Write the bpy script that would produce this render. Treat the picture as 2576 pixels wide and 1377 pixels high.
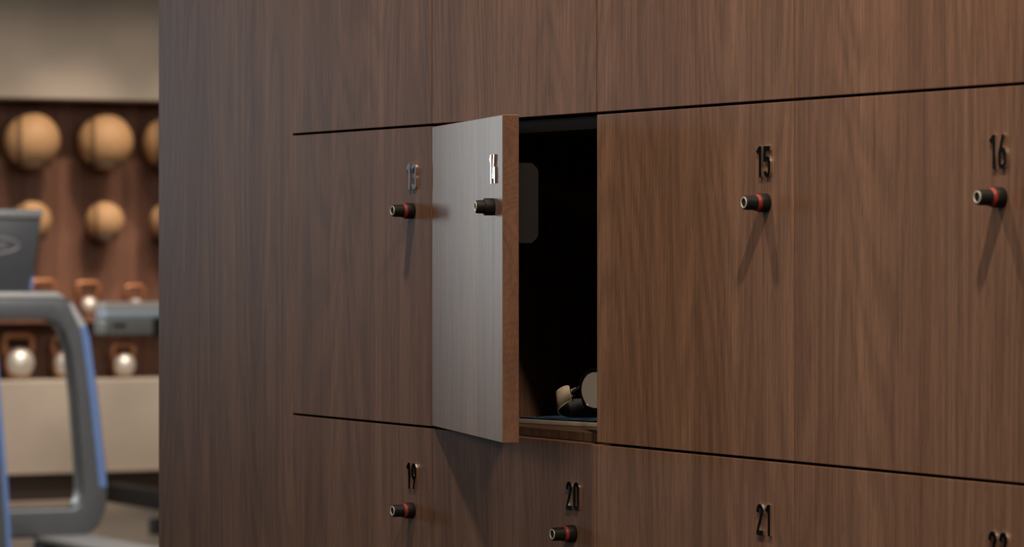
import bpy, bmesh, math, random
from mathutils import Vector, Matrix
random.seed(7)
S = bpy.context.scene
for o in list(bpy.data.objects):
    bpy.data.objects.remove(o)
COL = S.collection
R = math.radians

# ------------------------------------------------------------------ camera
cam_d = bpy.data.cameras.new('camera')
cam = bpy.data.objects.new('camera', cam_d)
COL.objects.link(cam)
cam.location = (4.2345, -1.8849, 1.25)
cam.rotation_euler = (R(90), 0, R(90 - 27.435))
cam_d.sensor_fit = 'HORIZONTAL'
cam_d.sensor_width = 36.0
cam_d.lens = 36.0 * 9200 / 2576
cam_d.shift_y = -54.5 / 2576
cam_d.clip_start = 0.05
cam_d.clip_end = 100
cam_d.dof.use_dof = True
cam_d.dof.focus_distance = 4.0
cam_d.dof.aperture_fstop = 11.0
S.camera = cam

# ------------------------------------------------------------------ world, exposure
S.view_settings.view_transform = 'Standard'
S.view_settings.look = 'None'
S.view_settings.gamma = 1.0
S.view_settings.use_curve_mapping = False
S.view_settings.exposure = 0.0
W = bpy.data.worlds.new('world')
S.world = W
W.use_nodes = True
W.node_tree.nodes['Background'].inputs[0].default_value = (0.60, 0.70, 0.85, 1)
W.node_tree.nodes['Background'].inputs[1].default_value = 0.35

# ------------------------------------------------------------------ lights
def spot(x, y, z, tx, ty, tz, power, color, size=90, blend=0.6, rad=0.04):
    l = bpy.data.lights.new('ceiling_or_added_spot', 'SPOT')
    l.energy = power; l.color = color; l.spot_size = R(size); l.spot_blend = blend; l.shadow_soft_size = rad
    o = bpy.data.objects.new('ceiling_or_added_spot', l); COL.objects.link(o)
    o.location = (x, y, z)
    o.rotation_euler = (Vector((tx, ty, tz)) - Vector((x, y, z))).to_track_quat('-Z', 'Y').to_euler()
    return o
def area(x, y, z, tx, ty, tz, sx, sy, power, color, spread=180):
    l = bpy.data.lights.new('area_light', 'AREA')  # serves the window daylight and the added fills alike
    l.shape = 'RECTANGLE'; l.size = sx; l.size_y = sy; l.energy = power; l.color = color; l.spread = R(spread)
    o = bpy.data.objects.new('area_light', l); COL.objects.link(o)
    o.location = (x, y, z)
    o.rotation_euler = (Vector((tx, ty, tz)) - Vector((x, y, z))).to_track_quat('-Z', 'Y').to_euler()
    return o
WARM = (1.0, 0.80, 0.62)
# row of downlights along the locker front
for lx, pw in ((-0.9, 17), (0.75, 92), (2.3, 158), (3.8, 140)):
    spot(lx, -0.62, 3.0, lx, -0.05, 1.1, pw, WARM, 120, 0.8, 0.05)
# downlights in front of the rack wall: one row washing the niche, one the ledge
for ly in (3.25, 3.95, 4.65, 5.35, 6.05, 6.75):
    spot(-12.1, ly, 3.0, -13.4, ly - 0.05, 0.78, 74, (1.0, 0.80, 0.63), 48, 1.0, 0.04)
    spot(-11.2, ly, 3.0, -13.1, ly - 0.05, 0.30, 92, (1.0, 0.87, 0.76), 44, 1.0, 0.04)
area(-12.1, 5.0, 3.0, -13.35, 5.0, 1.15, 4.5, 0.06, 9, (1.0, 0.84, 0.72), 62)  # unseen strip added to even out the wash along the niche
# two added spots giving the open door a warm reflection of the ledge
for ly in (0.1, 1.4): spot(-12.2, ly, 3.0, -13.6, ly, 0.5, 320, (1.0, 0.76, 0.55), 60, 1.0, 0.05)
# daylight through the far window openings
area(-13.72, 0.85, 2.10, 0, 0.85, 2.10, 2.7, 1.9, 135, (0.92, 0.98, 0.98))
area(-13.72, -3.8, 2.10, 0, -3.8, 2.10, 3.7, 1.9, 38, (0.60, 0.85, 1.0))
area(-13.72, -6.35, 2.10, 0, -6.35, 2.10, 1.1, 1.9, 0.75, (0.50, 0.72, 1.0))
# unseen area lights added as general fill for the gym
area(-9.2, 4.6, 3.05, -13.4, 4.8, 0.4, 3.0, 1.2, 25, (1.0, 0.86, 0.70))
area(-5.2, 2.6, 3.05, -8.3, 2.8, 0.3, 2.5, 1.2, 84, (1.0, 0.97, 0.94), 95)  # added to brighten the machines
area(3.0, -4.5, 3.05, 1.2, 0, 1.0, 4.0, 2.0, 70, (1.0, 0.86, 0.74))  # camera-side fill added to lift the open locker's interior

# ------------------------------------------------------------------ helpers
def new_mat(name):
    m = bpy.data.materials.new(name); m.use_nodes = True
    return m, m.node_tree.nodes, m.node_tree.links, m.node_tree.nodes['Principled BSDF']
def plain(name, col, rough=0.5, metal=0.0, spec=0.5, var=0.06, scale=40.0, bump=0.0, coat=0.0):
    m, N, L, b = new_mat(name)
    tc = N.new('ShaderNodeTexCoord')
    nz = N.new('ShaderNodeTexNoise'); nz.inputs['Scale'].default_value = scale; nz.inputs['Detail'].default_value = 4
    L.new(tc.outputs['Object'], nz.inputs['Vector'])
    rp = N.new('ShaderNodeValToRGB')
    rp.color_ramp.elements[0].position = 0.3; rp.color_ramp.elements[1].position = 0.7
    rp.color_ramp.elements[0].color = tuple(c * (1 - var) for c in col) + (1,)
    rp.color_ramp.elements[1].color = tuple(min(1, c * (1 + var)) for c in col) + (1,)
    L.new(nz.outputs['Fac'], rp.inputs['Fac']); L.new(rp.outputs['Color'], b.inputs['Base Color'])
    b.inputs['Roughness'].default_value = rough; b.inputs['Metallic'].default_value = metal
    b.inputs['Specular IOR Level'].default_value = spec
    if coat: b.inputs['Coat Weight'].default_value = coat
    if bump:
        bp = N.new('ShaderNodeBump'); bp.inputs['Strength'].default_value = bump; bp.inputs['Distance'].default_value = 0.002
        L.new(nz.outputs['Fac'], bp.inputs['Height']); L.new(bp.outputs['Normal'], b.inputs['Normal'])
    return m
def mixrgb(N, L, kind, a, b_, fac):
    n = N.new('ShaderNodeMix'); n.data_type = 'RGBA'; n.blend_type = kind; n.clamp_factor = True
    if isinstance(fac, (int, float)): n.inputs['Factor'].default_value = fac
    else: L.new(fac, n.inputs['Factor'])
    for sock, v in ((n.inputs['A'], a), (n.inputs['B'], b_)):
        if isinstance(v, tuple): sock.default_value = v
        else: L.new(v, sock)
    return n.outputs['Result']
def walnut(name, light, dark, rough=0.42, spec=0.5, zscale=1.0, strength=1.0):
    """vertical-grain walnut laminate: cathedral bands, medium streaks, fine pores"""
    m, N, L, b = new_mat(name)
    geo = N.new('ShaderNodeNewGeometry')
    def noise(sx, sy, sz, detail, rough_, off=0.0, dist=0.0):
        mp = N.new('ShaderNodeMapping'); mp.inputs['Scale'].default_value = (sx, sy, sz * zscale)
        mp.inputs['Location'].default_value = (off, off * .7, off * .3)
        L.new(geo.outputs['Position'], mp.inputs['Vector'])
        nz = N.new('ShaderNodeTexNoise'); nz.inputs['Scale'].default_value = 1.0
        nz.inputs['Detail'].default_value = detail; nz.inputs['Roughness'].default_value = rough_
        nz.inputs['Distortion'].default_value = dist
        L.new(mp.outputs['Vector'], nz.inputs['Vector'])
        return nz.outputs['Fac']
    def ramp(fac, p0, p1, c0, c1):
        r = N.new('ShaderNodeValToRGB')
        r.color_ramp.elements[0].position = p0; r.color_ramp.elements[1].position = p1
        r.color_ramp.elements[0].color = c0; r.color_ramp.elements[1].color = c1
        L.new(fac, r.inputs['Fac']); return r.outputs['Color']
    broad = noise(14, 14, 0.30, 2.5, 0.55, 3.1)
    med = noise(75, 75, 1.6, 3, 0.6, 7.7, 0.4)
    fine = noise(560, 560, 11, 3, 0.7, 1.9)
    pore = noise(1000, 1000, 55, 2, 0.6, 5.2)
    # cathedral figure: contour lines of a slow noise
    slow = noise(6, 6, 0.75, 1.5, 0.45, 12.0)
    mul = N.new('ShaderNodeMath'); mul.operation = 'MULTIPLY'; mul.inputs[1].default_value = 190
    L.new(slow, mul.inputs[0])
    sn = N.new('ShaderNodeMath'); sn.operation = 'SINE'; L.new(mul.outputs[0], sn.inputs[0])
    fig = N.new('ShaderNodeMapRange'); fig.inputs['From Min'].default_value = -1; fig.inputs['From Max'].default_value = 1
    L.new(sn.outputs[0], fig.inputs['Value'])
    lc = tuple(light) + (1,); dc = tuple(dark) + (1,)
    base = ramp(broad, 0.30, 0.70, dc, lc)
    g = lambda v: (v, v, v, 1)
    c = mixrgb(N, L, 'MULTIPLY', base, ramp(med, 0.28, 0.70, g(0.80), g(1.10)), 1.0 * strength)
    c = mixrgb(N, L, 'MULTIPLY', c, ramp(fig.outputs['Result'], 0.0, 0.7, g(0.85), g(1.04)), 0.9 * strength)
    c = mixrgb(N, L, 'MULTIPLY', c, ramp(fine, 0.32, 0.66, g(0.70), g(1.16)), 0.9 * strength)
    c = mixrgb(N, L, 'MULTIPLY', c, ramp(pore, 0.32, 0.52, g(0.70), g(1.0)), 0.7 * strength)
    L.new(c, b.inputs['Base Color'])
    b.inputs['Roughness'].default_value = rough
    b.inputs['Specular IOR Level'].default_value = spec
    bp = N.new('ShaderNodeBump'); bp.inputs['Strength'].default_value = 0.05; bp.inputs['Distance'].default_value = 0.0006
    L.new(fine, bp.inputs['Height']); L.new(bp.outputs['Normal'], b.inputs['Normal'])
    return m

M = {}
M['walnut'] = walnut('walnut_laminate', (0.285, 0.163, 0.105), (0.20, 0.108, 0.068), 0.42)
M['walnut_edge'] = walnut('walnut_edge_band', (0.24, 0.125, 0.080), (0.18, 0.092, 0.058), 0.5, 0.3, 14.0, 0.7)
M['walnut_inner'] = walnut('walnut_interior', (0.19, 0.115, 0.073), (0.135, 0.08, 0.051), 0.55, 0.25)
M['graphite'] = plain('graphite_metal', (0.050, 0.046, 0.040), 0.6, 0.0, 0.2)
M['lockcase'] = plain('dark_lock_plastic', (0.014, 0.013, 0.012), 0.6, 0.0, 0.3)
M['black'] = plain('gap_and_bezel_black', (0.006, 0.005, 0.005), 0.8, 0.0, 0.05)
M['knob'] = plain('black_rubber_plastic', (0.010, 0.010, 0.009), 0.55, 0.0, 0.22, 0.1, 300)
M['red'] = plain('red_indicator', (0.24, 0.026, 0.020), 0.45, 0.0, 0.3)
M['ring'] = plain('satin_steel_ring', (0.58, 0.54, 0.46), 0.42, 0.35)
M['digit'] = plain('polished_metal_digit', (0.78, 0.76, 0.73), 0.07, 1.0, 0.5, 0.02)
M['rackwall'] = walnut('rack_wall_walnut', (0.24, 0.115, 0.072), (0.15, 0.07, 0.045), 0.5, 0.3, 1.0, 0.8)
M['beige'] = plain('beige_plaster_panel', (0.40, 0.345, 0.285), 0.7, 0, 0.2, 0.12, 2.2)
M['floor'] = plain('taupe_vinyl_floor', (0.30, 0.245, 0.195), 0.35, 0, 0.4, 0.08, 3.0)
M['darkened_floor'] = plain('darkened_unseen_floor', (0.035, 0.032, 0.030), 0.75, 0, 0.2, 0.3, 400)
M['ceiling'] = plain('dark_ceiling', (0.10, 0.09, 0.08), 0.9, 0, 0.1)
M['gymwall'] = plain('dark_taupe_wall', (0.07, 0.058, 0.05), 0.8, 0, 0.2)
M['leather'] = plain('tan_leather', (0.46, 0.275, 0.135), 0.55, 0, 0.3, 0.05, 60, 0.2)
M['leather_seam'] = plain('dark_seam', (0.10, 0.055, 0.03), 0.7, 0, 0.2)
M['bracket'] = plain('dark_bronze_bracket', (0.05, 0.035, 0.027), 0.5, 0.3)
M['bronze'] = plain('bronze_handle', (0.36, 0.155, 0.075), 0.42, 0.55, 0.5, 0.08)
M['champagne'] = plain('champagne_base', (0.46, 0.36, 0.26), 0.35, 0.5)
M['silver'] = plain('polished_bell', (0.66, 0.62, 0.56), 0.42, 0.55)
M['machine'] = plain('gunmetal_frame', (0.085, 0.085, 0.085), 0.42, 0.35, 0.5)
M['machine_top'] = plain('console_highlight_grey', (0.20, 0.195, 0.19), 0.4, 0.3, 0.5)  # lighter grey carrying the console's top highlight
M['machine_dark'] = plain('dark_console', (0.040, 0.040, 0.042), 0.4, 0.0, 0.5)
M['blue'] = plain('blue_reflection_paint', (0.11, 0.17, 0.34), 0.4, 0.1, 0.5)  # blue stands in for window light reflected on the treadmill's edges
M['rim'] = plain('light_grey_rim', (0.38, 0.36, 0.34), 0.4, 0.2)
M['arm_grey'] = plain('warm_grey_paint', (0.16, 0.16, 0.15), 0.45, 0.1)
M['pale_blue'] = plain('pale_blue_highlight', (0.40, 0.50, 0.60), 0.4, 0.1)  # bluish highlight of the machine arm, put into colour
M['pad_light'] = plain('pad_highlight_grey', (0.48, 0.45, 0.43), 0.5)
M['belt'] = plain('black_belt', (0.015, 0.014, 0.013), 0.7, 0, 0.3)
M['emblem'] = plain('grey_emblem', (0.16, 0.15, 0.15), 0.4, 0.2)
M['alu'] = plain('brushed_aluminium', (0.60, 0.54, 0.46), 0.45, 0.25)
M['strap_out'] = plain('black_leather', (0.010, 0.009, 0.008), 0.55, 0, 0.25, 0.2, 900, 0.05)
M['strap_in'] = plain('cream_leather_lining', (0.40, 0.335, 0.25), 0.65, 0, 0.2, 0.05, 900, 0.05)
M['stitch'] = plain('cream_stitch', (0.62, 0.54, 0.42), 0.6, 0, 0.2)
M['case'] = plain('black_steel_case', (0.03, 0.028, 0.026), 0.22, 0.8)
M['dial'] = plain('pale_dial', (0.52, 0.49, 0.44), 0.3, 0, 0.5, 0.01, 20, 0, 0.4)
M['winframe'] = plain('window_frame_paint', (0.12, 0.11, 0.10), 0.5)

def screen_mat():
    m, N, L, b = new_mat('phone_screen')
    tc = N.new('ShaderNodeTexCoord')
    mp = N.new('ShaderNodeMapping'); mp.inputs['Scale'].default_value = (14, 30, 10); mp.inputs['Location'].default_value = (3, 1, 0)
    L.new(tc.outputs['Object'], mp.inputs['Vector'])
    nz = N.new('ShaderNodeTexNoise'); nz.inputs['Scale'].default_value = 1.4; nz.inputs['Distortion'].default_value = 1.5
    L.new(mp.outputs['Vector'], nz.inputs['Vector'])
    rp = N.new('ShaderNodeValToRGB'); cr = rp.color_ramp
    cr.elements[0].position = 0.30; cr.elements[0].color = (0.012, 0.018, 0.03, 1)
    cr.elements[1].position = 0.75; cr.elements[1].color = (0.05, 0.06, 0.07, 1)
    for p, c in ((0.44, (0.03, 0.045, 0.12, 1)), (0.52, (0.03, 0.13, 0.125, 1)), (0.60, (0.10, 0.12, 0.13, 1))):
        e = cr.elements.new(p); e.color = c
    L.new(nz.outputs['Fac'], rp.inputs['Fac'])
    b.inputs['Base Color'].default_value = (0.01, 0.012, 0.014, 1)
    L.new(rp.outputs['Color'], b.inputs['Emission Color']); b.inputs['Emission Strength'].default_value = 0.22
    b.inputs['Roughness'].default_value = 0.08
    return m
M['screen'] = screen_mat()

def obj(name, bm, mat, parent=None, smooth=False, label=None, kind=None, mw=None):
    me = bpy.data.meshes.new(name)
    bmesh.ops.recalc_face_normals(bm, faces=bm.faces)
    bm.to_mesh(me); bm.free()
    if smooth:
        for p in me.polygons: p.use_smooth = True
    o = bpy.data.objects.new(name, me)
    if mat: me.materials.append(M[mat])
    COL.objects.link(o)
    if parent: o.parent = parent
    if label: o['label'] = label
    if kind: o['kind'] = kind
    return o
def thing(name, label, cat, loc=(0, 0, 0), rotz=0.0, group=None):
    o = bpy.data.objects.new(name, None); COL.objects.link(o)
    o.empty_display_size = 0.05
    o.location = loc; o.rotation_euler = (0, 0, rotz)
    o['label'] = label; o['category'] = cat
    if group: o['group'] = group
    return o
def tag(o, label, cat, group=None):
    o['label'] = label; o['category'] = cat
    if group: o['group'] = group
    return o
def box(bm, x0, x1, y0, y1, z0, z1, bev=0.0, seg=1):
    r = bmesh.ops.create_cube(bm, size=1.0)
    vs = r['verts']
    for v in vs:
        v.co = Vector(((x0 + x1) / 2 + v.co.x * (x1 - x0), (y0 + y1) / 2 + v.co.y * (y1 - y0), (z0 + z1) / 2 + v.co.z * (z1 - z0)))
    if bev:
        es = list({e for v in vs for e in v.link_edges})
        bmesh.ops.bevel(bm, geom=es, offset=bev, segments=seg, affect='EDGES', profile=0.5)
    return bm
def bx(*a, **k): return box(bmesh.new(), *a, **k)
def lathe(bm, prof, axis='y', seg=40, close=True, origin=(0, 0, 0)):
    """profile of (distance along axis, radius); axis direction -y / z"""
    rings = []
    ox, oy, oz = origin
    for t, r in prof:
        ring = []
        for i in range(seg):
            a = 2 * math.pi * i / seg
            if axis == 'y': p = (ox + r * math.cos(a), oy - t, oz + r * math.sin(a))
            else: p = (ox + r * math.cos(a), oy + r * math.sin(a), oz + t)
            ring.append(bm.verts.new(p))
        rings.append(ring)
    for a, b in zip(rings[:-1], rings[1:]):
        for i in range(seg):
            bm.faces.new((a[i], a[(i + 1) % seg], b[(i + 1) % seg], b[i]))
    if close:
        bm.faces.new(rings[0]); bm.faces.new(rings[-1])
    return bm
def prism(bm, pts, y0, y1, plane='xz'):
    """closed polygon extruded between two planes"""
    def P(p, d):
        if plane == 'xz': return (p[0], d, p[1])
        if plane == 'yz': return (d, p[0], p[1])
        return (p[0], p[1], d)
    a = [bm.verts.new(P(p, y0)) for p in pts]; b = [bm.verts.new(P(p, y1)) for p in pts]
    n = len(pts)
    bm.faces.new(a); bm.faces.new(b)
    for i in range(n): bm.faces.new((a[i], a[(i + 1) % n], b[(i + 1) % n], b[i]))
    return bm
def strip_stroke(bm, path, w, y0, y1, closed=False):
    """constant-width stroke along a 2-D path, extruded from y0 to y1 (raised lettering)"""
    n = len(path); L_, R_ = [], []
    for i, p in enumerate(path):
        p = Vector(p)
        if closed: a, c = Vector(path[(i - 1) % n]), Vector(path[(i + 1) % n])
        else: a, c = Vector(path[max(i - 1, 0)]), Vector(path[min(i + 1, n - 1)])
        d1 = (p - a).normalized() if (p - a).length > 1e-9 else (c - p).normalized()
        d2 = (c - p).normalized() if (c - p).length > 1e-9 else d1
        t = (d1 + d2).normalized() if (d1 + d2).length > 1e-6 else d1
        nrm = Vector((-t.y, t.x)); k = max(0.45, nrm.dot(Vector((-d1.y, d1.x))))
        L_.append(p + nrm * (w / 2 / k)); R_.append(p - nrm * (w / 2 / k))
    f = lambda q, y: bm.verts.new((q.x, y, q.y))
    v = [(f(l, y0), f(r, y0), f(l, y1), f(r, y1)) for l, r in zip(L_, R_)]
    m = n if closed else n - 1
    for i in range(m):
        a, b = v[i], v[(i + 1) % n]
        bm.faces.new((a[0], a[1], b[1], b[0])); bm.faces.new((a[2], b[2], b[3], a[3]))
        bm.faces.new((a[0], b[0], b[2], a[2])); bm.faces.new((a[1], a[3], b[3], b[1]))
    if not closed:
        for a in (v[0], v[-1]): bm.faces.new((a[0], a[2], a[3], a[1]))
def arc(cx, cz, rx, rz, a0, a1, n=10):
    return [(cx + rx * math.cos(R(a0 + (a1 - a0) * i / n)), cz + rz * math.sin(R(a0 + (a1 - a0) * i / n))) for i in range(n + 1)]

# ------------------------------------------------------------------ room shell
def struct(name, bm, mat, parent=None, label=None):
    o = obj(name, bm, mat, parent)
    if not parent: o['kind'] = 'structure'
    if label: o['label'] = label
    return o
struct('floor', bx(-14.4, 8, 2.0, 8, -0.1, 0), 'floor')
struct('floor', bx(-14.4, 8, -8.5, 2.0, -0.1, 0), 'darkened_floor')  # unseen floor half darkened to keep the digits' reflections dark
struct('ceiling', bx(-14.4, 8, -8.5, 8, 3.15, 3.25), 'ceiling')
# far wall: solid beside and around two window openings, walnut niche where the rack is
def far_wall():
    bm = bmesh.new()
    X0, X1 = -14.0, -13.7
    Y = [-8.5, -6.9, -5.8, -5.65, -1.95, -0.5, 2.2, 3.0]
    for k in (0, 2, 4, 6): box(bm, X0, X1, Y[k], Y[k + 1], 0, 3.15)
    for a, b in ((1, 2), (3, 4), (5, 6)):
        box(bm, X0, X1, Y[a], Y[b], 0, 1.15); box(bm, X0, X1, Y[a], Y[b], 3.05, 3.15)
    return bm
struct('wall_far', far_wall(), 'gymwall')
def window(name, y0, y1):
    bm = bmesh.new()
    for (a, b, c, d) in ((y0, y1, 1.15, 1.2), (y0, y1, 3.0, 3.05), (y0, y0 + .05, 1.2, 3.0), (y1 - .05, y1, 1.2, 3.0), ((y0 + y1) / 2 - .02, (y0 + y1) / 2 + .02, 1.2, 3.0)):
        box(bm, -13.9, -13.84, a, b, c, d)
    struct(name, bm, 'winframe')
window('window_1', -0.5, 2.2); window('window_2', -5.65, -1.95); window('window_3', -6.9, -5.8)
struct('wall_rack', bx(-14.0, -13.4, 3.0, 8, 0, 3.15), 'rackwall')
struct('wall_left', bx(-14.4, 8, -8.7, -8.5, 0, 3.15), 'gymwall')
struct('wall_right', bx(-14.4, 8, 8, 8.2, 0, 3.15), 'gymwall')
struct('wall_back', bx(8, 8.2, -8.5, 8, 0, 3.15), 'gymwall')
o = obj('trim_1', bx(-13.4, -13.1, 3.0, 8, 2.016, 3.15, bev=0.006), 'beige'); o['kind'] = 'structure'
o = obj('trim_2', bx(-13.4, -13.1, 3.0, 8, 0.135, 0.605, bev=0.006), 'beige'); o['kind'] = 'structure'
o = obj('added_ledge', bx(-13.7, -13.55, -1.9, 3.0, 0.0, 1.10, bev=0.006), 'beige'); o['kind'] = 'structure'  # unseen ledge added to warm what the open door reflects
o = obj('trim_3', bx(-13.4, -13.16, 3.0, 8, 0.0, 0.135), 'bracket'); o['kind'] = 'structure'

# ------------------------------------------------------------------ lockers
WD = 0.40; PITCH = 0.3537; ZT = 1.3969; GAP = 0.0028; TH = 0.018; SIDE = 0.0010; DEPTH = 0.48
def knob_parts(door, cx, cz, red=True):
    """turn-knob lock, axis -y, in door coordinates (front face at y = 0)"""
    q = 0.0 if red else 0.0063          # the open locker's knob is pressed in
    b = bmesh.new(); e = 0.0 if red else 0.0014
    lathe(b, [(0, 0.0090), (0.0006, 0.0093), (0.0090 + e, 0.0093), (0.0096 + e, 0.0089), (0.0096 + e, 0.0080), (0.0088 + e, 0.0078), (0.0088 + e, 0.0070)], origin=(cx, 0, cz))
    obj('knob_base', b, 'knob', door, True).modifiers.new('es', 'EDGE_SPLIT').split_angle = R(35)
    if red:
        b = bmesh.new()
        lathe(b, [(0.0092, 0.0087), (0.0100, 0.0087), (0.0134, 0.0079), (0.0136, 0.0072)], origin=(cx, 0, cz))
        obj('indicator_band', b, 'red', door, True, label='red indicator band')
    b = bmesh.new()
    t0 = 0.0130 if red else 0.0088
    lathe(b, [(t0, 0.0078 if red else 0.0072), (t0 + .0012, 0.0073), (0.0246 - q, 0.0071), (0.0258 - q, 0.0066), (0.0262 - q, 0.0060), (0.0262 - q, 0.0040)], origin=(cx, 0, cz))
    obj('knob_grip', b, 'knob', door, True).modifiers.new('es', 'EDGE_SPLIT').split_angle = R(35)
    b = bmesh.new()
    lathe(b, [(0.0258 - q, 0.0058), (0.0267 - q, 0.0058), (0.0269 - q, 0.0056), (0.0269 - q, 0.0043), (0.0266 - q, 0.0041), (0.0256 - q, 0.0041)], origin=(cx, 0, cz), close=False)
    obj('face_ring', b, 'ring', door, True, label='satin silver ring on the knob face')
DW, DH, DS = 0.0130, 0.0308, 0.0045
def digit_paths(ch):
    w, h, s = DW, DH, DS; i = s / 2
    x0, x1, xm, z0, z1 = i, w - i, w / 2, i, h - i
    r = (x1 - x0) / 2
    if ch == '0': return [(arc(xm, z1 - r * 1.1, r, r * 1.1, 0, 180) + arc(xm, z0 + r * 1.1, r, r * 1.1, 180, 360), True)]
    if ch == '1': return [([(0.0072, 0), (0.0072, h)], False), ([(0.0008, h - 0.0066), (0.0050, h - 0.0024), (0.0072, h - 0.0018)], False)]
    if ch == '2': return [([(x0, h - 0.0085)] + arc(xm, z1 - r * 1.1, r, r * 1.1, 180, -20, 12) + [(x0 + 0.0012, z0 + 0.0035), (x0 + .0002, z0)], False), ([(0, z0), (w, z0)], False)]
    if ch == '3': return [(arc(xm, z1 - r * 1.05, r, r * 1.05, 175, 0, 12) + [(x1, h * .64), (x1 - .0006, h * .565), (xm, h * .53)], False),
                          ([(xm - .0016, h * .53), (xm, h * .53), (x1 - .0006, h * .49), (x1, h * .42)] + arc(xm, z0 + r * 1.05, r, r * 1.05, 0, -175, 12), False)]
    if ch == '4': return [([(0.0080, h), (i * 1.0, 0.0076)], False), ([(0, 0.0074), (w, 0.0074)], False), ([(0.0100, 0), (0.0100, 0.0175)], False)]
    if ch == '5': return [([(w - .0004, z1), (x0, z1)], False), ([(x0, h), (x0, h * .50)], False),
                          ([(x0, h * .53), (xm - .001, h * .60)] + arc(xm, h * .60 - r * 1.15, r, r * 1.15, 90, 0, 8) + [(x1, z0 + r * 1.1)] + arc(xm, z0 + r * 1.05, r, r * 1.05, 0, -170, 12), False)]
    if ch == '6': return [(arc(xm, h * .56 - r * 1.15, r, r * 1.15, 0, 180) + arc(xm, z0 + r * 1.1, r, r * 1.1, 180, 360), True), ([(x0, h * .40), (x0 + .0006, h * .52), (0.0082, h)], False)]
    if ch == '9': return [([(w - p[0], h - p[1]) for p in q], c) for q, c in digit_paths('6')]
def number_parts(door, text, cx, ztop):
    gap = 0.0046 if text == '14' else 0.0036
    ws = [0.0096 if c == '1' else DW for c in text]
    x = cx - (sum(ws) + gap * (len(text) - 1)) / 2
    for c, w in zip(text, ws):
        b = bmesh.new()
        for k, (path, closed) in enumerate(digit_paths(c)):
            strip_stroke(b, [(px + x, pz + ztop - DH) for px, pz in path], DS, -0.0022 + 0.00009 * k, 0.0, closed)
        obj('digit', b, 'digit', door)
        x += w + gap
def locker(col, row, number, label, open_deg=0.0):
    zt = ZT - PITCH * row; zb = zt - PITCH + GAP
    t = thing('locker', label, 'locker', (WD * col, 0, zb), 0, 'walnut lockers in the locker wall')
    h = zt - zb
    x0, x1 = SIDE, WD - SIDE
    # body
    if open_deg:
        b = bmesh.new()
        d0, d1 = TH + .002, DEPTH
        box(b, x0, x0 + .002, d0, d1, 0.0, h); box(b, x1 - .002, x1, d0, d1, 0.0, h)
        box(b, x0, x1, d1, d1 + .006, 0.0, h)
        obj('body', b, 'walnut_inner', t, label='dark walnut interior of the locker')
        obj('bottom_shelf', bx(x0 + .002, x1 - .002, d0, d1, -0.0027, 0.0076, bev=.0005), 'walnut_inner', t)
        obj('top_panel', bx(x0 + .002, x1 - .002, d0 - .004, d1, h - 0.0140, h + .0010, bev=.0006), 'graphite', t, label='dark graphite top panel')
    else:
        obj('body', bx(x0, x1, TH + .002, DEPTH, 0.0, h), 'black', t)  # black puts the shade of the door gaps into the body's colour
    # door: origin at the front corner of the hinge side
    b = bx(0.0, x1 - x0, 0, TH, 0.0, h, bev=0.0005, seg=2)
    if open_deg: 
        b.free(); b = bx(0.0, 0.3925, 0, TH, 0.0006, h - .0008, bev=0.0007, seg=2)
    door = obj('door', b, 'walnut', t)
    door.data.materials.append(M['walnut_edge'])
    for p in door.data.polygons:
        if abs(p.normal.x) > .9 and p.area > 1e-3: p.material_index = 1
    door.location = (x0, 0, 0)
    door.rotation_euler = (0, 0, -R(open_deg))
    if number:
        wdt = x1 - x0 if not open_deg else 0.3925
        e = 0.006 if open_deg else 0.0
        number_parts(door, number, wdt - 0.0532 + e + (0.004 if col < 2 else 0.0), h - 0.0425)
        knob_parts(door, wdt - 0.0502 + e, h - 0.0985, red=not open_deg)
    if open_deg:
        Z0, Z1, Y1, c = h - .1375, h - .0520, TH + .0225, .007
        pts = [(TH, Z0), (Y1 - c, Z0), (Y1 - .0012, Z0 + c * .8), (Y1, Z0 + c * 1.25), (Y1, Z1 - c * 1.25), (Y1 - .0012, Z1 - c * .8), (Y1 - c, Z1), (TH, Z1)]
        obj('lock_case', prism(bmesh.new(), pts, 0.300, 0.386, 'yz'), 'lockcase', door, label='dark grey lock case on the inner side of the door')
    return t
nm = {0: ('13', '14', '15', '16'), 1: ('19', '20', '21', '22')}
for row, names in nm.items():
    for c, n in enumerate(names):
        if n == '14':
            locker(c, row, n, 'walnut locker numbered 14 with its door standing ajar', 15.2)
        else:
            where = {'13': 'left of the open locker', '15': 'right of the open locker', '16': 'at the right edge of the photo', '19': 'bottom left below locker 13',
                     '20': 'directly below the open locker', '21': 'below locker 15', '22': 'in the bottom right corner'}[n]
            locker(c, row, n, 'closed walnut locker numbered %s, %s' % (n, where))
for c, w in enumerate(('above locker 13 beside the end panel', 'above the open locker 14', 'above locker 15', 'above locker 16 at the top right')):
    locker(c, -1, None, 'plain lower part of a walnut locker, %s' % w)
# end panel of the bank, and the plain panels that carry it to the floor and ceiling
o = obj('end_panel', bx(-0.4506, -SIDE, 0, DEPTH, 0.0, 3.15, bev=0.0007), 'walnut')
tag(o, 'plain floor-to-ceiling walnut end panel left of the lockers', 'panel')
o = obj('plinth_panel', bx(0, 1.6, 0.0, DEPTH, 0.0, ZT - 2 * PITCH, bev=.0007), 'walnut')
tag(o, 'walnut plinth panel carrying the lockers below the photo', 'panel')
o = obj('header_panel', bx(0, 1.6, 0.0, DEPTH, ZT + PITCH + GAP, 3.15, bev=.0007), 'walnut')
tag(o, 'walnut header panel above the lockers up to the ceiling', 'panel')
o = obj('side_bank_panel', bx(1.6006, 3.2, 0.0, DEPTH, 0.0, 3.15, bev=.0007), 'walnut')
tag(o, 'plain walnut panel continuing the locker wall at the right', 'panel')

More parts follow.
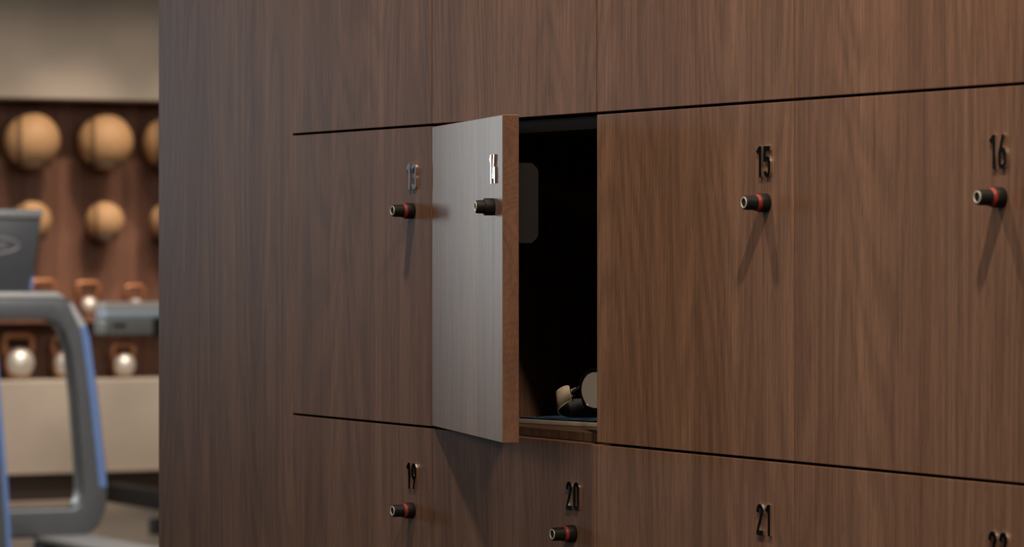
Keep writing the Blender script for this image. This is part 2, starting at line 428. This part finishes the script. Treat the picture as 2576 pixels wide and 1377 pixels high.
# ------------------------------------------------------------------ phone and watch in the open locker
ZF = ZT - PITCH + GAP + 0.0076
ph = thing('smartphone', 'silver edged smartphone lying screen up on the open locker shelf', 'phone', (0.5275, 0.0485, ZF), R(12.3))
obj('frame', bx(0, 0.172, 0, 0.082, 0.0004, 0.0058, bev=0.0006, seg=2), 'alu', ph, True).modifiers.new('es', 'EDGE_SPLIT').split_angle = R(30)
obj('base', bx(0.004, 0.168, 0.004, 0.078, 0.0, 0.0005), 'black', ph)
obj('bezel', bx(0.0004, 0.1716, 0.0004, 0.0816, 0.0057, 0.0073, bev=0.0004), 'black', ph, label='black glass bezel')
obj('screen', bx(0.0012, 0.1708, 0.0012, 0.0808, 0.0070, 0.0076, bev=0.0003), 'screen', ph, label='dark glossy screen with a blue and teal picture')
ZP = ZF + 0.0076
def band(rows, out0, out1):
    """strip of leather through (top, bottom) point pairs, thickness between two offsets along its normal"""
    bm = bmesh.new(); V = []
    n = len(rows)
    for i, (t, b) in enumerate(rows):
        t, b = Vector(t), Vector(b)
        a, c = rows[max(i - 1, 0)], rows[min(i + 1, n - 1)]
        tan = (Vector(c[0]) + Vector(c[1]) - Vector(a[0]) - Vector(a[1])).normalized()
        nr = tan.cross(t - b).normalized()
        V.append([bm.verts.new(v) for v in (t + nr * out0, b + nr * out0, b + nr * out1, t + nr * out1)])
    for a, b in zip(V[:-1], V[1:]):
        for k in range(4): bm.faces.new((a[k], a[(k + 1) % 4], b[(k + 1) % 4], b[k]))
    bm.faces.new(V[0]); bm.faces.new(V[-1])
    return bm
def smooth_rows(rows, n=6):
    out = []
    for i in range(len(rows) - 1):
        P = [rows[max(i - 1, 0)], rows[i], rows[i + 1], rows[min(i + 2, len(rows) - 1)]]
        for k in range(n):
            u = k / n; pr = []
            for j in (0, 1):
                p0, p1, p2, p3 = (Vector(q[j]) for q in P)
                pr.append(tuple(0.5 * ((2 * p1) + (-p0 + p2) * u + (2 * p0 - 5 * p1 + 4 * p2 - p3) * u * u + (-p0 + 3 * p1 - 3 * p2 + p3) * u ** 3)))
            out.append(tuple(pr))
    out.append(rows[-1]); return out
wt = thing('wrist_watch', 'round wrist watch with pale dial and black strap lined in cream, on the phone', 'watch', (0.6047, 0.1085, ZP))
rows = smooth_rows([((-0.0116, -0.0311, 0.0368), (-0.0104, -0.0287, 0.0211)), ((-0.0128, -0.0356, 0.0360), (-0.0114, -0.0328, 0.0189)),
    ((-0.0158, -0.0391, 0.0337), (-0.0145, -0.0367, 0.0153)), ((-0.0199, -0.0405, 0.0313), (-0.0191, -0.0389, 0.0115)),
    ((-0.0247, -0.0389, 0.0284), (-0.0241, -0.0377, 0.0082)), ((-0.0285, -0.0353, 0.0251), (-0.0277, -0.0337, 0.0048)),
    ((-0.0286, -0.0291, 0.0223), (-0.0278, -0.0275, 0.0020)), ((-0.0245, -0.0190, 0.0218), (-0.0237, -0.0174, 0.0006)),
    ((-0.0164, -0.0055, 0.0227), (-0.0157, -0.0043, 0.0006)), ((-0.0075, 0.0051, 0.0237), (-0.0071, 0.0059, 0.0012))])
strap = obj('strap', band(rows, 0.0002, 0.0020), 'strap_out', wt, True)
inner = rows[:34]
obj('lining', band(inner, -0.0010, 0.0002), 'strap_in', strap, True, label='cream leather lining')
def tube(bm, path, r, seg=10, closed=False):
    n = len(path); rings = []
    ref = Vector((0.13, 0.27, 0.95))
    for i, p in enumerate(path):
        p = Vector(p)
        a = Vector(path[(i - 1) % n] if closed else path[max(i - 1, 0)]); c = Vector(path[(i + 1) % n] if closed else path[min(i + 1, n - 1)])
        t = (c - a).normalized(); u = t.cross(ref)
        if u.length < 1e-3: u = t.cross(Vector((1, 0, 0)))
        u.normalize(); w = t.cross(u)
        rr = r[i] if isinstance(r, (list, tuple)) else r
        rings.append([bm.verts.new(p + (u * math.cos(2 * math.pi * k / seg) + w * math.sin(2 * math.pi * k / seg)) * rr) for k in range(seg)])
    m = n if closed else n - 1
    for i in range(m):
        a, b = rings[i], rings[(i + 1) % n]
        for k in range(seg): bm.faces.new((a[k], a[(k + 1) % seg], b[(k + 1) % seg], b[k]))
    if not closed: bm.faces.new(rings[0]); bm.faces.new(rings[-1])
    return bm
# raised cream piping round the lining and the row of stitches by its end
edge = [Vector(t) for t, b in inner[:26]][::-1] + [Vector(b) for t, b in inner]
obj('piping', tube(bmesh.new(), edge, 0.0011, 6), 'stitch', strap, True, label='pale cream piping')
b = bmesh.new()
for i in range(11):
    t, q = Vector(inner[3][0]), Vector(inner[3][1])
    p = t.lerp(q, (i + 0.7) / 12); p2 = t.lerp(q, (i + 1.25) / 12)
    nr = Vector((0.0, -1.0, 0.1)) * 0.0011
    tube(b, [p + nr, p2 + nr], 0.00035, 5)
obj('stitching', b, 'stitch', strap)
# case, bezel and dial: face looks out of the locker, slightly to the right
case = bpy.data.objects.new('case', None)
bpy.data.objects.remove(case)
def faced(bm, c, rz, rx=0):
    bmesh.ops.transform(bm, matrix=Matrix.Translation(c) @ Matrix.Rotation(rz, 4, 'Z') @ Matrix.Rotation(rx, 4, 'X'), verts=bm.verts); return bm
WC = Vector((0, 0, 0.0327)); WR = R(18.6)
case = obj('case', faced(lathe(bmesh.new(), [(-0.006, 0.020), (-0.005, 0.0235), (0.003, 0.0248), (0.0045, 0.0243), (0.0052, 0.0225), (0.0048, 0.0208), (0.0040, 0.0207)], seg=64), WC, WR), 'case', wt, True)
obj('dial', faced(lathe(bmesh.new(), [(0.0036, 0.0207), (0.0044, 0.0206)], seg=64), WC, WR), 'dial', case, True, label='plain pale grey dial').modifiers.new('es', 'EDGE_SPLIT').split_angle = R(30)
b = bmesh.new()
for s in (-1, 1): box(b, -0.0275, -0.021, -0.001, 0.003, s * 0.010 - 0.002, s * 0.010 + 0.002, bev=.0006)
obj('lug', faced(b, WC, WR), 'case', case)
# short strap half with its buckle, going back from the left lugs
srow = smooth_rows([((-0.0248, -0.0070, 0.0400), (-0.0245, -0.0070, 0.0285)), ((-0.0262, -0.0085, 0.0372), (-0.0258, -0.0085, 0.0285)), ((-0.0250, -0.0140, 0.0342), (-0.0248, -0.0140, 0.0270)), ((-0.0228, -0.0195, 0.0322), (-0.0226, -0.0195, 0.0252))])
obj('buckle_strap', band(srow, -0.0010, 0.0010), 'strap_out', wt, True)
q = [(-0.0246, -0.0150, 0.0341), (-0.0226, -0.0212, 0.0322), (-0.0224, -0.0212, 0.0244), (-0.0245, -0.0150, 0.0262)]
obj('buckle', tube(bmesh.new(), q, 0.0008, 6, True), 'alu', wt, True, label='small steel buckle')
obj('cushion', faced(lathe(bmesh.new(), [(-0.0075, 0.013), (-0.006, 0.016)], seg=32), WC, WR), 'case', case, True)

# ------------------------------------------------------------------ rack wall: balls, brackets, shelf, kettlebells
XW = -13.4
def exercise_ball(y, z, r, label, group, short):
    t = thing('exercise_ball', label, 'ball', (XW + r + 0.035, y, z), R(-22 + 40 * (y % 0.1)), group)
    b = bmesh.new(); bmesh.ops.create_uvsphere(b, u_segments=40, v_segments=24, radius=r)
    obj('shell', b, 'leather', t, True)
    b = bmesh.new()
    for off in (-0.50, -0.40):
        rr = r * math.sqrt(1 - off * off) + 0.001
        tube(b, [(rr * math.cos(a), r * off, rr * math.sin(a)) for a in [2 * math.pi * i / 48 for i in range(48)]], r * 0.030, 6, True)
    obj('seam', b, 'leather_seam', t, True, label='dark double seam')
    k = thing('wall_bracket', 'dark cradle bracket holding the %s' % short, 'bracket', (XW, y, z), 0, 'ball brackets on the rack wall')
    cx = r + 0.035
    b = bmesh.new()
    ca = R(-52); rc = (r + 0.008) * math.cos(ca); zc = (r + 0.008) * math.sin(ca)
    tube(b, [(cx + rc * math.cos(a), rc * math.sin(a), zc) for a in [2 * math.pi * i / 36 for i in range(36)]], 0.008, 8, True)
    obj('cradle_ring', b, 'bracket', k, True)
    obj('arm', bx(0.0, cx - rc + 0.006, -0.012, 0.012, zc - 0.012, zc + 0.008, bev=.003), 'bracket', k)
for y, w in ((4.455, 'leftmost in view'), (4.848, 'second from the left'), (5.200, 'half hidden by the lockers')):
    exercise_ball(y, 1.810, 0.142, 'large tan leather exercise ball in the top row, %s' % w, 'large balls on the rack wall', 'large ball ' + w)
for y, w in ((4.470, 'behind the dark console'), (4.861, 'in the middle of the row'), (5.211, 'half hidden by the lockers')):
    exercise_ball(y, 1.406, 0.100, 'small tan leather exercise ball in the second row, %s' % w, 'small balls on the rack wall', 'small ball ' + w)
o = obj('wall_shelf', bx(XW, XW + 0.27, 3.2, 7.6, 0.892, 0.922, bev=.003), 'rackwall')
tag(o, 'long walnut shelf under the upper row of kettlebells', 'shelf')
def kettlebell(y, z, h, w, r, label, group):
    t = thing('kettlebell', label, 'kettlebell', (XW + 0.145, y, z), 0, group)
    # round bell in bronze on a pale foot
    foot = 0.22 * r
    prof = [(0.0, 0.62 * r), (foot, 0.80 * r)]
    obj('foot', lathe(bmesh.new(), prof, 'z', 32), 'champagne', t, True, label='champagne coloured foot').modifiers.new('es', 'EDGE_SPLIT').split_angle = R(35)
    prof = [(foot, 0.78 * r)] + [(foot + r * 0.80 + r * math.sin(R(a)), r * math.cos(R(a))) for a in range(-38, 90, 8)] + [(foot + 1.8 * r, 0.002)]
    obj('bell', lathe(bmesh.new(), prof, 'z', 36), 'bronze', t, True)
    # polished front dome
    b = bmesh.new(); bmesh.ops.create_uvsphere(b, u_segments=32, v_segments=20, radius=r * 0.94)
    bmesh.ops.transform(b, matrix=Matrix.Translation((r * 0.34, 0, foot + r * 0.86)) @ Matrix.Diagonal((0.86, 0.98, 1.0, 1.0)), verts=b.verts)
    obj('front_dome', b, 'silver', t, True, label='polished silver front of the bell')
    # trapezoid handle with rounded corners
    th = 0.0165 * (w / 0.16)
    zt_ = h - th; hw = w / 2 - th; zb_ = foot + r * 1.05; bw = hw * 0.72
    c = hw * 0.42
    pth = [(0, -bw, zb_), (0, -hw * .97, zt_ - c * 1.5)]
    pth += [(0, -hw + c - c * math.cos(R(a)), zt_ - c + c * math.sin(R(a))) for a in (15, 40, 65, 90)]
    pth += [(0, hw - c + c * math.sin(R(a)), zt_ - c + c * math.cos(R(a))) for a in (0, 25, 50, 75)]
    pth += [(0, hw * .97, zt_ - c * 1.5), (0, bw, zb_)]
    obj('handle', tube(bmesh.new(), pth, th, 12), 'bronze', t, True)
ZS, ZPL = 0.922, 0.605
for y, h, w, r, lab in ((4.523, 0.195, 0.160, 0.056, 'behind the dark console'), (4.766, 0.185, 0.150, 0.050, 'right of the console frame'), (5.021, 0.165, 0.128, 0.044, 'showing above the grey machine arm')):
    kettlebell(y, ZS, h, w, r, 'bronze handled kettlebell on the upper shelf, %s' % lab, 'kettlebells on the upper shelf')
for y, h, w, r, lab in ((4.392, 0.245, 0.195, 0.080, 'the large one at the left edge'), (4.640, 0.230, 0.165, 0.072, 'partly hidden by the console frame'), (4.955, 0.185, 0.150, 0.062, 'the smaller one near the lockers')):
    kettlebell(y, ZPL, h, w, r, 'bronze handled kettlebell on the beige ledge, %s' % lab, 'kettlebells on the beige ledge')

# ------------------------------------------------------------------ treadmill at the left edge
def frame_loop(outer, inner, y0, y1):
    bm = bmesh.new(); n = len(outer)
    v = [[bm.verts.new((p[0], y, p[1])) for p in ring] for y in (y0, y1) for ring in (outer, inner)]
    for i in range(n):
        j = (i + 1) % n
        bm.faces.new((v[0][i], v[0][j], v[1][j], v[1][i])); bm.faces.new((v[2][i], v[3][i], v[3][j], v[2][j]))
        bm.faces.new((v[0][i], v[2][i], v[2][j], v[0][j])); bm.faces.new((v[1][i], v[1][j], v[3][j], v[3][i]))
    return bm
def bevelled(o, w, seg=3):
    m = o.modifiers.new('bevel', 'BEVEL'); m.width = w; m.segments = seg; m.limit_method = 'ANGLE'; m.angle_limit = R(40)
    for p in o.data.polygons: p.use_smooth = True
    return o
# local x = world +Y, local y = world -X
tm = thing('treadmill', 'grey treadmill with a looped side frame and dark console at the left edge', 'treadmill', (-8.05, 2.0, 0.0), R(90))
outer = [(0.02, 1.095), (0.66, 1.093), (0.712, 1.078), (0.745, 1.035), (0.783, 0.943), (0.813, 0.73), (0.837, 0.516), (0.848, 0.41), (0.842, 0.335), (0.815, 0.272), (0.765, 0.237), (0.02, 0.240)]
inner_ = [(0.10, 1.012), (0.615, 1.010), (0.652, 0.998), (0.678, 0.965), (0.703, 0.895), (0.723, 0.732), (0.740, 0.519), (0.747, 0.410), (0.743, 0.372), (0.732, 0.352), (0.712, 0.342), (0.10, 0.344)]
bevelled(obj('side_frame', frame_loop(outer, inner_, -0.045, 0.045), 'machine', tm), 0.014)
b = bmesh.new()
for i in range(3, 7):
    pass
pts_o = [(0.775, 0.985), (0.7865, 0.945), (0.8165, 0.731), (0.8405, 0.516), (0.8515, 0.412)]
pts_i = [(p[0] - 0.040, p[1]) for p in pts_o]
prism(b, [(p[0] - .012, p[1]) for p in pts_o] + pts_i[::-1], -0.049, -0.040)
obj('edge_reflection', b, 'blue', tm, label='painted blue window reflection along the outer edge of the frame')  # reflected window light painted as a blue strip on the grey frame
obj('corner_highlight', prism(bmesh.new(), [(0.694, 1.072), (0.712, 1.066), (0.739, 1.024), (0.763, 0.985), (0.735, 0.985), (0.716, 1.02)], -0.049, -0.040), 'rim', tm, label='painted pale highlight at the frame corner')  # corner highlight painted as a separate pale piece
bevelled(obj('top_bar_highlight', prism(bmesh.new(), [(0.03, 1.088), (0.655, 1.086), (0.69, 1.078), (0.655, 1.108), (0.03, 1.110)], -0.055, 0.05), 'rim', tm), 0.008)  # light grey paints in the highlight along the top bar
con = bevelled(obj('console', prism(bmesh.new(), [(0.20, 1.102), (0.565, 1.102), (0.602, 1.372), (0.20, 1.372)], -0.03, 0.03), 'machine_dark', tm, label='dark grey console'), 0.008)
bevelled(obj('console_top_highlight', prism(bmesh.new(), [(0.20, 1.368), (0.600, 1.368), (0.604, 1.400), (0.20, 1.401)], -0.045, 0.045), 'machine_top', con), 0.008)  # lighter cap paints in the highlight on the console's top
obj('edge_reflection', prism(bmesh.new(), [(0.5655, 1.115), (0.5725, 1.165), (0.5625, 1.160), (0.5545, 1.115)], -0.033, -0.029), 'blue', con, label='painted blue window reflection at the console edge')  # same painted blue reflection on the console's lower edge
b = bmesh.new()
tube(b, [(0.40 + 0.115 * math.cos(a), 0.0315 - 0.063, 1.272 + 0.030 * math.sin(a)) for a in [2 * math.pi * i / 40 for i in range(40)]], 0.006, 6, True)
box(b, 0.33, 0.47, -0.0345, -0.028, 1.262, 1.282, bev=.003)
obj('emblem', b, 'emblem', con, True, label='pale oval emblem')
leg = bevelled(obj('support_leg', prism(bmesh.new(), [(0.324, 0.98), (0.384, 0.98), (0.426, 0.440), (0.442, 0.190), (0.454, 0.0), (0.364, 0.0)], -0.16, -0.09), 'machine', tm), 0.010)
obj('edge_reflection', prism(bmesh.new(), [(0.385, 0.96), (0.427, 0.440), (0.443, 0.190), (0.454, 0.01), (0.436, 0.01), (0.425, 0.190), (0.409, 0.440), (0.367, 0.96)], -0.164, -0.155), 'blue', leg, label='painted blue window reflection along the leg')  # blue strip paints the window's reflection down the leg
# flywheel housing: dark side panel in a pale rim, running towards the viewer
def rrect(x0, x1, z0, z1, r, n=5):
    pts = []
    for cx, cz, a0 in ((x1 - r, z1 - r, 0), (x0 + r, z1 - r, 90), (x0 + r, z0 + r, 180), (x1 - r, z0 + r, 270)):
        pts += [(cx + r * math.cos(R(a0 + 90 * i / n)), cz + r * math.sin(R(a0 + 90 * i / n))) for i in range(n + 1)]
    return pts
def to_len(bm, x):   # profile in (y, z) of the machine, extruded along its width
    return bm
b = bmesh.new()
ro, ri = rrect(-1.9, 0.03, 0.0, 0.243, 0.05), rrect(-1.885, 0.013, 0.015, 0.228, 0.04)
v = [[b.verts.new((x, p[0], p[1])) for p in ring] for x in (0.585, 0.78) for ring in (ro, ri)]
n = len(ro)
for i in range(n):
    j = (i + 1) % n
    b.faces.new((v[0][i], v[0][j], v[1][j], v[1][i])); b.faces.new((v[2][i], v[3][i], v[3][j], v[2][j]))
    b.faces.new((v[0][i], v[2][i], v[2][j], v[0][j])); b.faces.new((v[1][i], v[1][j], v[3][j], v[3][i]))
obj('deck_rim', b, 'rim', tm, label='pale grey rim of the deck housing')
obj('deck_panel', prism(bmesh.new(), ri, 0.590, 0.775, 'yz'), 'belt', tm, label='black side panel of the deck housing')

# ------------------------------------------------------------------ second machine, mostly behind the locker wall
mc = thing('exercise_machine', 'grey exercise machine arm with rounded end showing behind the lockers', 'exercise machine', (-10.85, 3.905, 0.0), R(90))
arm = bevelled(obj('arm', bx(0.0, 0.80, -0.075, 0.075, 0.884, 0.962), 'arm_grey', mc), 0.008)
bevelled(obj('arm_pad', prism(bmesh.new(), [(-0.050, 0.990), (-0.050, 1.030), (0.055, 1.030), (0.066, 0.990)], 0.012, 0.80, 'yz'), 'pad_light', arm, label='top pad with its highlight painted in pale grey'), 0.010)  # pale colour paints in the bright top of the arm
bevelled(obj('edge_highlight', bx(0.004, 0.80, -0.079, 0.070, 0.960, 0.992), 'pale_blue', arm, label='painted pale blue highlight under the pad'), 0.010)  # blue highlight along the arm painted as its own band
obj('arm_clamp', bx(0.222, 0.26, -0.086, 0.080, 0.876, 0.958, bev=.006), 'belt', arm, label='dark clamp on the arm')
obj('emblem', bx(0.035, 0.095, -0.0765, -0.074, 0.918, 0.936, bev=.001), 'belt', arm)
obj('post', bx(0.62, 0.72, -0.05, 0.05, 0.06, 0.93, bev=.01), 'machine', mc)
obj('base_beam', bx(0.835, 0.92, -0.10, 2.10, 0.0, 0.092, bev=.008), 'belt', mc, label='long black floor beam')
obj('cross_beam', bx(0.246, 0.84, -0.045, 0.045, 0.0, 0.07, bev=.008), 'belt', mc)
